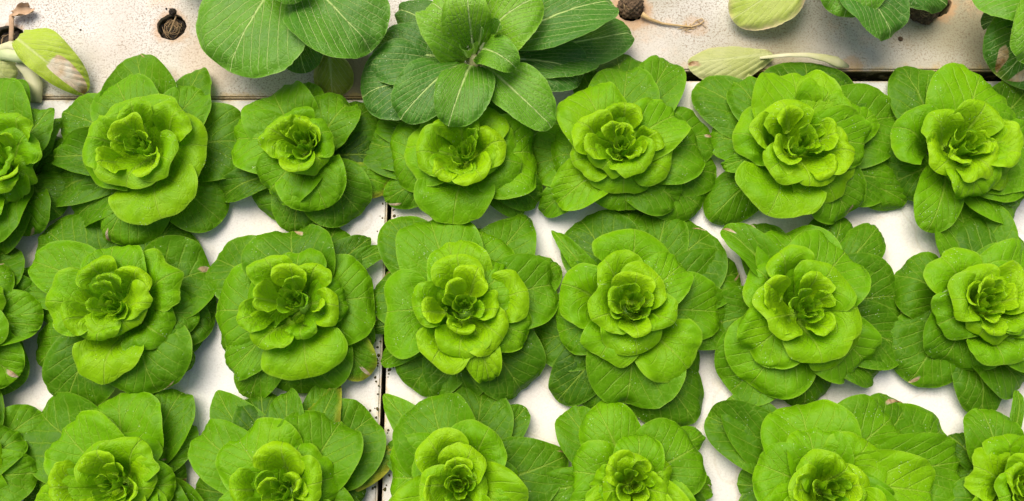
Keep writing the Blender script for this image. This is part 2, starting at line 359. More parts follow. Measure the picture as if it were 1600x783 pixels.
def petal_mesh(name, R, Phi, prof, seed, nu=26, nv=31, ruffle=0.0025, spiral=0.12, drop=0.40, N=5, waves=1.0):
    """a leaf that wraps round an upright axis like the petal of a rose; prof: four (radius in R, height) points"""
    rs = np.random.RandomState(seed)
    sg = rs.choice([-1, 1]); vv = np.linspace(-1, 1, nv); ss = np.sin(np.linspace(0, 1, nu) * math.pi / 2) ** 0.9
    Sg, V = np.meshgrid(ss, vv, indexing='ij')
    va = np.abs(V)
    smax = 1 - drop * va ** 3.0 + 0.055 * vnoise(V * 2.6 + 8, V * 0 + 1.1, rs)
    smax = np.minimum(smax, 1.02)
    s_ = Sg * smax
    c = bez([(a * R, z) for a, z in prof], np.clip(s_, 0, 1))
    rad, z = c[..., 0], c[..., 1]
    rim = sst(0.35, 1.0, Sg)
    wav = vnoise(V * 2.2 * waves + 8, V * 0 + 4.1, rs) * 1.1 + 0.5 * vnoise(V * 5.0 * waves + 12, V * 0 + 6.6, rs)
    rad = rad * (1 + spiral * V * sg) + ruffle * 0.8 * rim * wav + 0.03 * R * vnoise(Sg * 2.5, V * 2.5 + 9, rs)
    wav2 = vnoise(V * 2.6 * waves + 3, V * 0 + 9.4, rs) + 0.5 * vnoise(V * 6 * waves + 3, V * 0 + 2.4, rs)
    z = z + ruffle * 1.1 * rim ** 2 * wav2 + 0.0022 * vnoise(rad * np.cos(V * Phi) / 0.017 + 7, rad * np.sin(V * Phi) / 0.017 + 9, rs)
    fold = 0.05 * R * np.exp(-(V / 0.06) ** 2) * (1 - Sg)            # the thick midrib from below
    phi = V * Phi * (0.72 + 0.28 * s_) + 0.05 * np.sin(V * 3 + rs.rand() * 6)
    kL, kR = 1 + 0.12 * rs.randn(), 1 + 0.12 * rs.randn()
    ph = N * Sg ** 0.9 - N * 1.05 * np.where(V > 0, kL, kR) * (va - 0.22 * va ** 2) + rs.rand()
    z = z - 0.0006 * np.cos(2 * math.pi * (ph % 1)) * sst(0.05, 0.4, va)
    X = np.stack([(rad - fold) * np.cos(phi), (rad - fold) * np.sin(phi), z], -1)
    A = prof; Lm = np.hypot((A[3][0] - A[0][0]) * R, A[3][1] - A[0][1]) * 1.15
    edge = np.clip(1 - np.minimum((1 - va) * Phi * R, (1 - Sg) * Lm) / (R * 0.8), 0, 1)
    verts = X.reshape(-1, 3)
    i, j = np.meshgrid(np.arange(nu - 1), np.arange(nv - 1), indexing='ij')
    a = (i * nv + j).ravel(); faces = np.stack([a, a + nv, a + nv + 1, a + 1], 1)
    me = bpy.data.meshes.new(name)
    me.vertices.add(len(verts)); me.vertices.foreach_set('co', verts.ravel())
    me.loops.add(faces.size); me.loops.foreach_set('vertex_index', faces.ravel())
    me.polygons.add(len(faces)); me.polygons.foreach_set('loop_start', np.arange(0, faces.size, 4)); me.polygons.foreach_set('loop_total', np.full(len(faces), 4))
    me.update(); me.validate()
    sx, sy = Sg * Lm, phi * rad
    for nm, arr in (('phase', ph), ('edge', edge), ('lat', sy), ('along', Sg), ('dry', 0 * Sg)):
        at = me.attributes.new(nm, 'FLOAT', 'POINT'); at.data.foreach_set('value', arr.ravel().astype(np.float32))
    uvl = me.uv_layers.new(name='mm')
    uvl.data.foreach_set('uv', (np.stack([sx.ravel(), sy.ravel()], 1)[faces.ravel()] + 3.0).ravel().astype(np.float32))
    smooth(me)
    return me

def tube(pts, radii, n=8, flat=1.0, close=True):
    """a tube along points; returns a mesh"""
    bm = bmesh.new(); rings = []
    pts = [Vector(p) for p in pts]
    for i, p in enumerate(pts):
        t = (pts[min(i + 1, len(pts) - 1)] - pts[max(i - 1, 0)]).normalized()
        a = Vector((0, 0, 1)) if abs(t.z) < 0.95 else Vector((1, 0, 0))
        b = t.cross(a).normalized(); a2 = b.cross(t).normalized()
        rings.append([bm.verts.new(p + (b * math.cos(q) + a2 * math.sin(q) * flat) * radii[i]) for q in [2 * math.pi * k / n for k in range(n)]])
    for r0, r1 in zip(rings, rings[1:]):
        for k in range(n): bm.faces.new((r0[k], r0[(k + 1) % n], r1[(k + 1) % n], r1[k]))
    if close: bm.faces.new(rings[0][::-1]); bm.faces.new(rings[-1])
    me = bpy.data.meshes.new('tube'); bm.to_mesh(me); bm.free(); smooth(me)
    return me

def join_meshes(mes):
    bm = bmesh.new()
    for m in mes: bm.from_mesh(m)
    me = bpy.data.meshes.new('joined'); bm.to_mesh(me); bm.free(); smooth(me)
    return me

# ------------------------------------------------------------------ the tank: water and foam boards
def plane(name, x0, x1, y0, y1, z, mat):
    me = bpy.data.meshes.new(name); me.from_pydata([(x0, y0, z), (x1, y0, z), (x1, y1, z), (x0, y1, z)], [], [(0, 1, 2, 3)])
    return link(name, me, mat)
tag(plane('water', -25, 25, -25, 25, -0.045, M['water']), kind='structure')

def board(x0, x1, y0, y1, mat, label, holes=(), seed=0):
    """a foam raft board with wavering worn edges, its planting holes cut through"""
    rs = np.random.RandomState(seed)
    bm = bmesh.new()
    nx, ny = 120, 60
    def grid(z, flip):
        g = []
        for i in range(nx + 1):
            row = []
            for j in range(ny + 1):
                x = x0 + (x1 - x0) * i / nx; y = y0 + (y1 - y0) * j / ny
                row.append(bm.verts.new((x, y, z)))
            g.append(row)
        return g
    bmesh.ops.create_cube(bm, size=1)
    for v in bm.verts: v.co = Vector(((x0 + x1) / 2 + v.co.x * (x1 - x0), (y0 + y1) / 2 + v.co.y * (y1 - y0), -0.02 + v.co.z * 0.04))
    bmesh.ops.bevel(bm, geom=[e for e in bm.edges], offset=0.003, segments=2, affect='EDGES')
    me = bpy.data.meshes.new('board'); bm.to_mesh(me); bm.free()
    o = link('foam_board', me, mat)
    if holes:
        cb = bmesh.new()
        for (hx, hy, r) in holes:
            n = 28; jit = [1 + 0.03 * rs.randn() for _ in range(n)]
            lo = [cb.verts.new((hx + r * jit[k] * math.cos(2 * math.pi * k / n), hy + r * jit[k] * math.sin(2 * math.pi * k / n), -0.06)) for k in range(n)]
            hi = [cb.verts.new((v.co.x, v.co.y, 0.02)) for v in lo]
            cb.faces.new(lo[::-1]); cb.faces.new(hi)
            for k in range(n): cb.faces.new((lo[k], lo[(k + 1) % n], hi[(k + 1) % n], hi[k]))
        cme = bpy.data.meshes.new('cut'); cb.to_mesh(cme); cb.free()
        co = bpy.data.objects.new('cut', cme); S.collection.objects.link(co)
        md = o.modifiers.new('b', 'BOOLEAN'); md.object = co; md.operation = 'DIFFERENCE'; md.solver = 'EXACT'
        dg = bpy.context.evaluated_depsgraph_get(); dg.update()
        nm = bpy.data.meshes.new_from_object(o.evaluated_get(dg)); o.modifiers.clear(); o.data = nm
        bpy.data.objects.remove(co)
        if not nm.materials: nm.materials.append(mat)
    # cut the sheet finely enough to carry the dirt along its rim
    b2 = bmesh.new(); b2.from_mesh(o.data)
    bands = [0.004, 0.010, 0.022, 0.05]
    for d in bands:
        for co_, no_ in (((x0 + d, 0, 0), (1, 0, 0)), ((x1 - d, 0, 0), (1, 0, 0)), ((0, y0 + d, 0), (0, 1, 0)), ((0, y1 - d, 0), (0, 1, 0))):
            bmesh.ops.bisect_plane(b2, geom=b2.verts[:] + b2.edges[:] + b2.faces[:], plane_co=co_, plane_no=no_)
    b2.to_mesh(o.data); b2.free()
    co = np.empty(len(o.data.vertices) * 3); o.data.vertices.foreach_get('co', co); co = co.reshape(-1, 3)
    d = np.minimum(np.minimum(co[:, 0] - x0, x1 - co[:, 0]), np.minimum(co[:, 1] - y0, y1 - co[:, 1]))
    at = o.data.attributes.new('rim', 'FLOAT', 'POINT'); at.data.foreach_set('value', (np.exp(-np.clip(d, 0, 1) / (0.026 if mat != M['board'] else 0.014)) * 0.95).astype(np.float32))
    tag(o, label, 'foam board', 'foam raft boards floating in the tank')
    return o

def pxy(px, py, z=0.0):
    v = unproject(px, py, z); return v.x, v.y
sx = (pxy(605, 320)[0] + pxy(597, 720)[0]) / 2
yL, yR = pxy(250, 155)[1], pxy(1450, 126)[1]
yTL, yTR = yL + 0.0025, pxy(1450, 110)[1]
h1, h2, h3, h4 = pxy(268, 42), pxy(985, 18), pxy(12, 62), pxy(1462, 4)
board(sx - 1.5, sx - 0.003, yL - 1.0, yL, M['board'], 'clean white foam board under the lettuces, with the mossy gap on its right edge', seed=1)
board(sx + 0.004, sx + 1.5, yR - 1.03, yR, M['board'], 'clean white foam board whose top edge meets the wide dark gap', seed=2)
board(sx - 1.46, sx + 0.034, yTL, yTL + 1.0, M['board_old'], 'speckled foam board with a soil-filled hole, beside the wilted yellow leaf', [(h1[0], h1[1], 0.024), (h3[0], h3[1], 0.027)], seed=3)
board(sx + 0.042, sx + 1.5, yTR, yTR + 1.0, M['board_grimy_shaded'], 'brown-speckled foam board carrying the cut pale leaf and trailing root', [(h2[0], h2[1] + 0.004, 0.022), (h4[0], h4[1], 0.026)], seed=4)

# algae crumbs along the gap between the clean boards
rs = np.random.RandomState(7)
cr = []
for k in range(150):
    sd = rs.choice([-1, 1]); y = yL - 0.02 - rs.rand() ** 0.8 * 0.75
    x = sx + (0.0065 if sd > 0 else -0.0055) + sd * abs(rs.randn()) * 0.0045
    r = 0.0007 + 0.0016 * rs.rand()
    b = bmesh.new(); bmesh.ops.create_icosphere(b, subdivisions=1, radius=r)
    for v in b.verts: v.co = Vector((v.co.x * (0.7 + rs.rand()), v.co.y * (0.8 + rs.rand()), v.co.z * 0.45)) + Vector((x, y, 0.0004))
    m = bpy.data.meshes.new('c'); b.to_mesh(m); b.free(); cr.append(m)
tag(link('algae', join_meshes(cr), M['moss']), 'dark algae crumbs strewn along the gap between the white boards', 'algae', kind='stuff')

# ------------------------------------------------------------------ lettuces
TIER = {  # insertion z, P1 (reach, z), P2 (reach, z), tip z   (metres)
    0: (0.006, (0.28, 0.030), (0.70, 0.040), 0.014),
    1: (0.010, (0.20, 0.050), (0.68, 0.066), 0.036),
    2: (0.014, (0.12, 0.072), (0.62, 0.092), 0.060),
    3: (0.018, (0.06, 0.080), (0.52, 0.112), 0.084),
    4: (0.022, (0.12, 0.070), (0.40, 0.118), 0.101),
}
HEART_Z = 0.088
TONE = {0: 0.27, 1: 0.45, 2: 0.61, 3: 0.76, 4: 0.92}
count = [0]
def lettuce(label, org, sc, heart, leaves, fill=None, tone=0.0, curls=6, size=1.0, inplane=0.0):
    """leaves: {tier: [(tip x, tip y, width, options)]} in the units of one enlarged view (origin org, scale sc)"""
    ab = lambda x, y: (org[0] + x / sc, org[1] + y / sc)
    hp = ab(*heart)
    rt = unproject(hp[0], hp[1], HEART_Z); rt.z = 0
    root = empty('lettuce', (rt.x, rt.y, 0))
    tag(root, label, 'lettuce', 'lettuces planted in rows on the white boards')
    count[0] += 1; sd0 = count[0] * 1000
    rr = np.random.RandomState(sd0)
    st = tube([(0, 0, -0.01), (0, 0, 0.01), (0.001, 0, 0.02), (0, 0, 0.028)], [0.012, 0.013, 0.011, 0.004], 10)
    link('stem', st, M['green_stem'], root)
    specs = []
    for t in sorted(leaves):
        for q, lf in enumerate(leaves[t]):
            x, y, wd = lf[:3]; op = lf[3] if len(lf) > 3 else {}
            zt = TIER[t][3] + op.get('dz', 0)
            ax, ay = ab(x, y); tp = unproject(ax, ay, zt)
            v = Vector((tp.x - rt.x, tp.y - rt.y)); L = v.length
            specs.append((t, L, math.atan2(v.y, v.x), wd / sc * 0.001, op))
    if fill:
        a0, a1 = fill; R = 0.135 * size
        for t, n_, rad, wd in ((0, 5, 1.0, 0.085), (0, 4, 0.92, 0.08), (1, 4, 0.82, 0.09), (2, 3, 0.66, 0.09), (3, 2, 0.5, 0.08)):
            for k in range(n_):
                a = math.radians(a0 + (a1 - a0) * (k + 0.5 + 0.3 * rr.randn() * 0.5) / n_)
                specs.append((t, R * rad * (1 + 0.06 * rr.randn()), a, wd * size, {}))
    # close wide gaps in the inner ring
    for tt, lim, wf in ((3, 95, 1.0), (2, 110, 0.9)):
        a3 = sorted(math.degrees(s_[2]) % 360 for s_ in specs if s_[0] == tt)
        if not a3: continue
        mL = sum(s_[1] for s_ in specs if s_[0] == tt) / len(a3); mW = sum(s_[3] for s_ in specs if s_[0] == tt) / len(a3)
        for i_, a_ in enumerate(a3):
            g_ = (a3[(i_ + 1) % len(a3)] - a_) % 360 or 360
            for m_ in range(int(g_ // lim)):
                specs.append((tt, mL * (0.86 if tt == 3 else .8), math.radians(a_ + g_ * (m_ + 1) / (int(g_ // lim) + 1)), mW * wf, {}))
    specs.sort(key=lambda s: s[0])
    for q, (t, L, th, W, op) in enumerate(specs):
        zi, p1, p2, zt = TIER[t]
        zj = 0.004 * rr.rand() + (q % 4) * 0.0012
        pk = op.get('pt', 0)
        ms = max(0.6, min(1.15, L / {0: .13, 1: .12, 2: .10, 3: .075, 4: .05}[t]))
        P = [(0.005, zi), (p1[0] * L, p1[1] * (0.85 + 0.15 * ms) + zj), (p2[0] * L, p2[1] + 0.006 * rr.randn() * (t < 3) + zj + op.get('dz', 0)), (L, zt + zj * 0.6 + op.get('dz', 0))]
        kw = {
            0: dict(um=0.58, base=0.16, kappa=0.20 + 0.30 * rr.randn(), roll=0.22, ruffle=0.0022),
            1: dict(um=0.58, base=0.32, kappa=0.30 + 0.22 * rr.randn(), roll=0.30, ruffle=0.0030),
            2: dict(um=0.60, base=0.30, kappa=0.50 + 0.15 * rr.randn(), roll=0.42, ruffle=0.0042),
            3: dict(um=0.66, base=0.34, kappa=0.95 + 0.15 * rr.randn(), roll=0.60, ruffle=0.0065),
            4: dict(um=0.68, base=0.45, kappa=1.20 + 0.12 * rr.randn(), roll=0.35, ruffle=0.0060, nu=26, nv=23, N=5),
        }[t]
        kw['tip'] = 1.35 if pk else 2.0 + 0.35 * rr.rand()
        if pk: kw['um'] = 0.5
        kw['twist'] = op.get('tw', 0.12 * rr.randn())
        kw['bend'] = op.get('bend', 0.05 * rr.rand())
        kw['bump_lo'] = 0.0032 if t < 3 else 0.0020
        if 'k' in op: kw['kappa'] = op['k']
        if 'roll' in op: kw['roll'] = op['roll']
        if 'crease' in op: kw['crease'] = op['crease']
        if t < 2 and rr.rand() < 0.22:                              # tip burn: a small torn brown spot at the margin
            v0, ww = rr.uniform(-0.7, 0.7), 0.05 + 0.07 * rr.rand()
            kw['dry'] = (lambda v0, ww: lambda U, V: np.clip(1.1 - np.hypot((U - 0.99) / (ww * 1.2), (V - v0) / ww) * 0.55, 0, 1))(v0, ww)
        loc = (0, 0, 0)
        if t >= 2 and not (op.get('flat') or (t == 2 and (pk or W < 0.95 * L))):
            Phi = math.radians({2: 54, 3: 64, 4: 74}[t] + 6 * rr.randn())
            R = max(W * {2: 1.46, 3: 1.42, 4: 1.32}[t] / 2 / math.sin(min(Phi, 1.45)), {2: 0.74, 3: 0.66, 4: 0.58}[t] * L); cx = L * 1.03 - R
            zz = 0.003 * rr.randn() + zj
            if t == 2: prof = [(0.08, 0.022), (0.32, 0.038 + 0.006 * rr.randn()), (0.64, 0.097 + zz), (1.0, 0.060 + zz + 0.004 * rr.randn())]
            elif t == 3: prof = [(0.10, 0.044), (0.38, 0.048 + 0.007 * rr.randn()), (0.60, 0.112 + zz), (1.0, 0.085 + zz + 0.004 * rr.randn())]
            else: prof = [(0.07, 0.066), (0.42, 0.060 + 0.006 * rr.randn()), (0.62, 0.114 + zz), (1.0, 0.101 + zz + 0.003 * rr.randn())]
            me = petal_mesh('leaf', R, Phi, prof, sd0 + q, ruffle={2: 0.0050, 3: 0.0044, 4: 0.0032}[t] * rr.uniform(0.7, 1.3), waves=rr.uniform(0.8, 1.6), nu=32 if t < 4 else 28, nv=39 if t < 4 else 33, N=6 if t < 4 else 5, drop={2: 0.30, 3: 0.36, 4: 0.42}[t], spiral=0.06 if t == 2 else rr.uniform(0.08, 0.26))
            loc = (cx * math.cos(th), cx * math.sin(th), 0)
        else: me = leaf_mesh('leaf', P, W * {0: 1.28, 1: 1.24, 2: 1.16, 3: 1.06, 4: 1.08}[t], sd0 + q, **kw)
        tn = TONE[t] + tone + 0.07 * rr.randn() + op.get('t', 0)
        o = link('leaf', me, M['lettuce'], root, loc, th, (min(1, max(0, tn)), rr.rand(), op.get('y', 0), 1))
        if 'label' in op: o['label'] = op['label']
    # the folded heart: small leaves wrapped round one another, the innermost nearly closed
    a = rr.rand() * 6.28; nc = curls + 5
    for k in range(nc):
        q_ = min(1.0, k / (nc - 3))
        R = (0.0215 - 0.0155 * q_) * (0.85 + 0.3 * rr.rand()) * size; a += math.radians(137.5 + 18 * rr.randn())
        zt_ = 0.100 + 0.004 * q_ + 0.0022 * rr.randn(); fl = max(0.0, 1 - q_ * 1.1)
        prof = [(0.30, 0.066), (0.60, 0.082), (0.72 + 0.10 * (1 - fl), zt_ + 0.003), (1.0 - 0.15 * (1 - fl), zt_ - 0.001 * fl)]
        core = k >= nc - 3
        if core: R = (0.0105, 0.0080, 0.0055)[k - nc + 3] * (0.9 + 0.3 * rr.rand()); prof = [(0.55, 0.060), (0.95, 0.078), (0.80, zt_ - 0.002), (0.95, zt_ - 0.003)]
        Ph = math.radians(rr.choice([58, 78, 92]) + 8 * rr.randn() + 12 * (1 - fl))
        if core: Ph = math.radians(125 + 15 * rr.randn())
        me = petal_mesh('heart_leaf', R, Ph, prof, sd0 + 100 + k, nu=24, nv=29, ruffle=0.0026 + 0.0012 * rr.rand(), spiral=0.25, drop=0.5, N=4, waves=1.0)
        d_ = R * (0.15 + 0.45 * rr.rand()) + 0.006 * (1 - q_)
        if core: d_ = 0.0035 * rr.rand()
        link('heart_leaf', me, M['lettuce'], root, (d_ * math.cos(a) + 0.002 * rr.randn(), d_ * math.sin(a) + 0.002 * rr.randn(), 0), a, (min(1, 0.86 + tone + 0.08 * rr.randn()), rr.rand(), 0, 1))
    return root

lettuce('half-hidden lettuce at the photo\'s edge, beside the wilted pak choi with the yellow leaf', (0, 90), 2.5, (-10, 400), {
    0: [(255, 235, 90, {'pt': 1}), (60, 85, 150), (242, 620, 175, {'k': -.2}), (110, 705, 170), (225, 300, 120)],
    1: [(215, 205, 160, {'pt': 1}), (-40, 90, 200)],
    2: [(120, 470, 170), (30, 560, 190)], 3: [(95, 230, 150), (70, 430, 120)], 4: [(30, 480, 110)]}, fill=(110, 265), curls=5)
lettuce('bright lettuce with a pointed outer leaf, directly below the empty hole with soil', (50, 70), 2.5, (420, 390), {
    0: [(410, 30, 240, {'pt': 1}), (675, 88, 190, {'pt': 1}), (860, 380, 260), (130, 270, 200), (8, 440, 170), (60, 590, 150), (745, 690, 200), (170, 680, 160)],
    1: [(62, 440, 165, {'pt': 1}), (330, 135, 220), (660, 180, 170), (300, 775, 200, {'k': -.6}), (285, 545, 70, {'dz': .015, 'crease': .8})],
    2: [(520, 695, 350), (697, 400, 290)],
    3: [(216, 370, 220), (590, 262, 190), (400, 235, 150), (370, 568, 290)],
    4: [(268, 470, 130), (360, 285, 140), (480, 492, 130)]})
lettuce('compact round lettuce beneath the olive-brown old leaf, a yellow-tipped leaf at its side', (310, 80), 2.5, (410, 355), {
    0: [(390, 122, 140), (80, 420, 200), (90, 575, 105), (380, 712, 150), (290, 672, 250), (640, 640, 220), (752, 530, 120, {'y': .36, 'label': 'leaf with yellowing tip'}), (690, 220, 160), (700, 410, 200, {'t': -.1})],
    1: [(136, 350, 210), (290, 152, 240), (600, 200, 180)],
    2: [(500, 614, 235), (270, 560, 210), (535, 340, 190)],
    3: [(272, 310, 185), (400, 252, 150)],
    4: [(400, 474, 150), (460, 285, 110)]}, curls=6)
lettuce('lettuce partly covered from above by the tips of the large pak choi', (560, 80), 2.5, (410, 390), {
    0: [(10, 350, 170, {'t': -.1}), (33, 385, 150), (118, 290, 100), (105, 590, 130), (705, 595, 140), (640, 640, 120), (500, 200, 210), (680, 240, 180), (60, 250, 150)],
    1: [(113, 440, 250), (692, 400, 265), (200, 288, 140)],
    2: [(370, 668, 310)],
    3: [(230, 400, 215), (563, 355, 180), (395, 252, 165)],
    4: [(305, 480, 120), (480, 498, 180)]})
lettuce('wide frilly lettuce whose upper leaves reach the speckled board beside the pak choi', (820, 60), 2.5, (385, 420), {
    0: [(690, 665, 210), (355, 58, 240), (572, 83, 170), (195, 95, 110, {'crease': -.4}), (40, 330, 160), (60, 685, 110), (750, 530, 180), (732, 380, 210), (14, 500, 200)],
    1: [(100, 470, 240), (120, 650, 160), (692, 420, 240), (395, 674, 250), (600, 642, 180), (400, 112, 230)],
    2: [(220, 195, 240), (598, 300, 200), (385, 608, 250)],
    3: [(205, 330, 205), (390, 257, 130), (520, 370, 120), (460, 524, 200)],
    4: [(240, 440, 135), (340, 322, 95), (435, 470, 80)]}, tone=.04)
lettuce('lettuce with strongly folded inner leaves, just below the cut pale leaf', (1090, 70), 2.5, (410, 385), {
    0: [(-10, 150, 190), (45, 370, 180), (42, 690, 160, {'k': -.6}), (120, 400, 150, {'t': -.1}), (420, 62, 330, {'t': -.08}), (615, 145, 170), (775, 280, 270), (755, 540, 230), (820, 620, 150)],
    1: [(140, 150, 160), (692, 270, 160), (590, 675, 230), (90, 475, 70, {'dz': .01})],
    2: [(365, 108, 300), (270, 668, 330), (668, 400, 210)],
    3: [(520, 165, 240), (208, 340, 160), (430, 550, 225)],
    4: [(340, 250, 110), (543, 350, 135), (310, 440, 140), (533, 500, 115)]}, tone=.02, curls=7)
lettuce('yellow-green lettuce nearest the wide dark gap between the boards', (1287, 80), 2.5, (560, 365), {
    0: [(300, 68, 210, {'t': -.1}), (790, 150, 200, {'t': -.1}), (258, 520, 200), (770, 605, 230), (380, 500, 130), (640, 590, 150)],
    1: [(600, 88, 260), (400, 708, 150), (840, 380, 250)],
    2: [(281, 300, 250), (570, 590, 180), (490, 505, 120)],
    3: [(420, 255, 190), (620, 214, 200), (650, 488, 215)],
    4: [(660, 350, 110), (500, 410, 110)]}, fill=(-25, 25), tone=.09)
# middle row
lettuce('lettuce cropped by the photo\'s edge, only its outer leaves showing in the middle row', (0, 330), 2.5, (-215, 400), {
    0: [(190, 360, 190), (60, 705, 200), (100, 300, 200), (-100, 740, 200), (40, 130, 220)],
    1: [(175, 400, 180), (75, 650, 200), (165, 450, 60), (20, 200, 220)], 2: [(0, 540, 220), (10, 330, 200), (-180, 650, 220)], 3: [(-60, 420, 200), (-200, 560, 200), (-200, 250, 200)], 4: [(-120, 420, 120)]}, fill=(90, 270), curls=4)
lettuce('big round lettuce with a broad smooth leaf lapping over the bare white board', (0, 330), 2.5, (435, 365), {
    0: [(180, 70, 250), (73, 250, 120), (680, 42, 290), (835, 230, 260), (850, 395, 240), (748, 618, 120), (270, 755, 230), (150, 600, 200), (805, 490, 210), (165, 360, 160)],
    1: [(620, 714, 270), (125, 195, 180), (783, 400, 165)],
    2: [(420, 658, 265), (200, 360, 265), (705, 245, 240), (450, 126, 210)],
    3: [(262, 440, 140), (365, 200, 150), (555, 225, 125), (510, 468, 260)],
    4: [(440, 240, 80)]}, tone=.02)
lettuce('lettuce with cup-like curls in its heart, left of the mossy board gap', (300, 330), 2.5, (400, 345), {
    0: [(85, 180, 230), (570, 55, 170), (705, 98, 140, {'pt': 1}), (765, 145, 70), (700, 642, 140, {'y': .3}), (690, 560, 160), (140, 570, 150), (225, 738, 150), (430, 714, 310)],
    1: [(90, 390, 285), (722, 335, 275), (390, 70, 275), (148, 640, 150)],
    2: [(460, 648, 290), (615, 370, 160)],
    3: [(285, 180, 185), (205, 430, 145), (270, 520, 190), (432, 502, 90)],
    4: [(250, 345, 120), (385, 208, 140)]})
lettuce('widest lettuce of all, with tightly ruffled yellow-green heart, right of the mossy gap', (570, 320), 2.5, (385, 395), {
    0: [(95, 60, 190), (55, 280, 240), (650, 40, 210, {'pt': 1}), (762, 230, 140), (180, 725, 240, {'t': -.08}), (345, 755, 200, {'t': -.08}), (620, 738, 225, {'t': -.05}), (60, 620, 80), (12, 490, 55)],
    1: [(250, 48, 260), (470, 80, 285), (752, 310, 230)],
    2: [(72, 420, 300), (330, 152, 215), (645, 515, 190), (490, 702, 120)],
    3: [(262, 620, 205), (628, 340, 200), (190, 400, 175), (370, 594, 215)],
    4: [(440, 257, 150), (520, 410, 125), (226, 420, 105), (358, 506, 105), (330, 308, 95)]}, tone=.05, curls=6)
lettuce('perfectly rose-shaped lettuce with a big drooping leaf below its heart, beside bare board', (830, 320), 2.5, (400, 392), {
    0: [(380, -5, 240), (530, 0, 170), (75, 92, 70, {'pt': 1}), (190, 55, 260), (700, 110, 280), (815, 260, 190), (12, 530, 240), (95, 772, 160), (200, 790, 180, {'t': -.1}), (640, 850, 230), (650, 665, 150), (795, 480, 200)],
    1: [(370, 792, 290), (105, 500, 210), (753, 420, 220)],
    2: [(132, 320, 250), (400, 96, 290), (610, 645, 290), (590, 232, 170)],
    3: [(290, 225, 210), (245, 450, 195), (410, 574, 225), (550, 460, 180)],
    4: [(410, 262, 170), (415, 512, 135), (302, 380, 110)]}, tone=.02, curls=7)
lettuce('lettuce with a narrow folded upright leaf standing off its upper side', (1100, 330), 2.5, (400, 380), {
    0: [(180, 55, 170), (540, 8, 190), (680, 55, 140), (765, 330, 270), (790, 540, 200), (100, 705, 240), (390, 772, 200, {'k': -.7}), (665, 655, 140, {'crease': .5}), (210, 300, 150, {'t': -.15}), (705, 612, 70), (15, 450, 190)],
    1: [(320, 65, 260), (175, 685, 280), (640, 605, 230), (68, 68, 110, {'crease': .7})],
    2: [(560, 145, 280), (170, 560, 230)],
    3: [(285, 160, 195), (606, 380, 245), (455, 592, 265)],
    4: [(295, 470, 115), (440, 243, 145), (490, 470, 115), (243, 285, 75)]}, curls=6)
lettuce('lettuce standing clear of its neighbour, white board open on both its upper and lower sides', (1287, 310), 2.5, (640, 405), {
    0: [(520, 6, 240), (690, 88, 240), (270, 300, 220, {'k': -.4}), (325, 722, 240), (615, 850, 150), (765, 745, 190), (320, 430, 150, {'t': -.12})],
    1: [(460, 645, 240), (840, 260, 230), (850, 620, 200)],
    2: [(435, 230, 240), (680, 650, 235), (850, 420, 220)],
    3: [(484, 400, 195), (650, 286, 170), (800, 500, 180)],
    4: [(665, 532, 115), (770, 390, 110), (600, 330, 100)]}, fill=(-35, 35), tone=.05)
# lower row
K = 3.916
lettuce('lettuce cropped at the lower corner, three blunt outer leaves pointing into the picture', (0, 583), K, (-390, 640), {
    0: [(262, 240, 240), (-100, 80, 300), (-150, 900, 300)], 1: [(152, 390, 240), (248, 610, 260), (0, 850, 260)], 2: [(20, 560, 300), (-250, 300, 300)], 3: [(-120, 600, 260)], 4: [(-260, 600, 150)]}, fill=(90, 270), curls=3)
lettuce('lettuce with a small twisted heart at the lower edge, below the big round lettuce', (0, 583), K, (670, 690), {
    0: [(230, 230, 380), (985, 98, 220), (1182, 300, 220), (1120, 106, 240), (1150, 640, 220, {'t': -.1}), (140, 760, 260)],
    1: [(750, 128, 440), (1035, 510, 220)],
    2: [(390, 320, 370), (1090, 680, 270), (200, 900, 320), (900, 1050, 340)],
    3: [(870, 425, 360), (318, 700, 250), (560, 1020, 320)],
    4: [(600, 480, 220), (855, 720, 150)]}, fill=(205, 335), tone=.05)
lettuce('lettuce with a yellowing leaf that touches the mossy board gap, at the lower edge', (300, 583), K, (545, 735), {
    0: [(150, 102, 280, {'pt': 1}), (430, 120, 280, {'t': -.1}), (835, 65, 170), (900, 32, 190, {'y': .35, 'pt': 1, 'label': 'leaf with yellow tip'}), (1110, 260, 390), (1240, 480, 190, {'y': .55, 'label': 'yellowing leaf'}), (20, 700, 270), (1080, 690, 220)],
    1: [(580, 102, 170), (920, 285, 390), (50, 350, 280)],
    2: [(265, 365, 410), (860, 640, 260), (200, 1050, 360), (850, 1050, 360)],
    3: [(565, 422, 310), (240, 710, 190), (560, 1060, 320)],
    4: [(436, 650, 140), (655, 650, 130)]}, fill=(205, 335), tone=.02)
lettuce('lettuce with one large pointed leaf reaching over the open white board', (580, 583), K, (535, 695), {
    0: [(70, 122, 190, {'pt': 1}), (680, 70, 320), (945, 210, 170), (1218, 492, 350, {'pt': 1}), (100, 440, 170, {'t': -.1})],
    1: [(370, 145, 390), (105, 640, 360), (915, 700, 240)],
    2: [(730, 325, 380), (150, 1000, 340), (850, 1000, 340)],
    3: [(350, 395, 330), (695, 640, 220), (520, 1020, 320)],
    4: [(318, 690, 170), (510, 515, 180)]}, fill=(205, 335), tone=.02, curls=6)
lettuce('smallest lettuce of the lower row, with separate spoon-like leaves and a tiny open heart', (820, 583), K, (670, 690), {
    0: [(250, 225, 230), (65, 720, 190), (1150, 715, 170), (1095, 370, 150, {'t': -.1})],
    1: [(420, 180, 290, {'k': -.4}), (1060, 440, 370), (270, 600, 290)],
    2: [(690, 360, 250), (870, 570, 250), (412, 690, 220), (400, 1000, 300), (950, 1000, 300)],
    3: [(505, 560, 210), (785, 600, 140), (660, 960, 260)], 4: []}, fill=(205, 335), tone=.08, curls=5, size=.85)
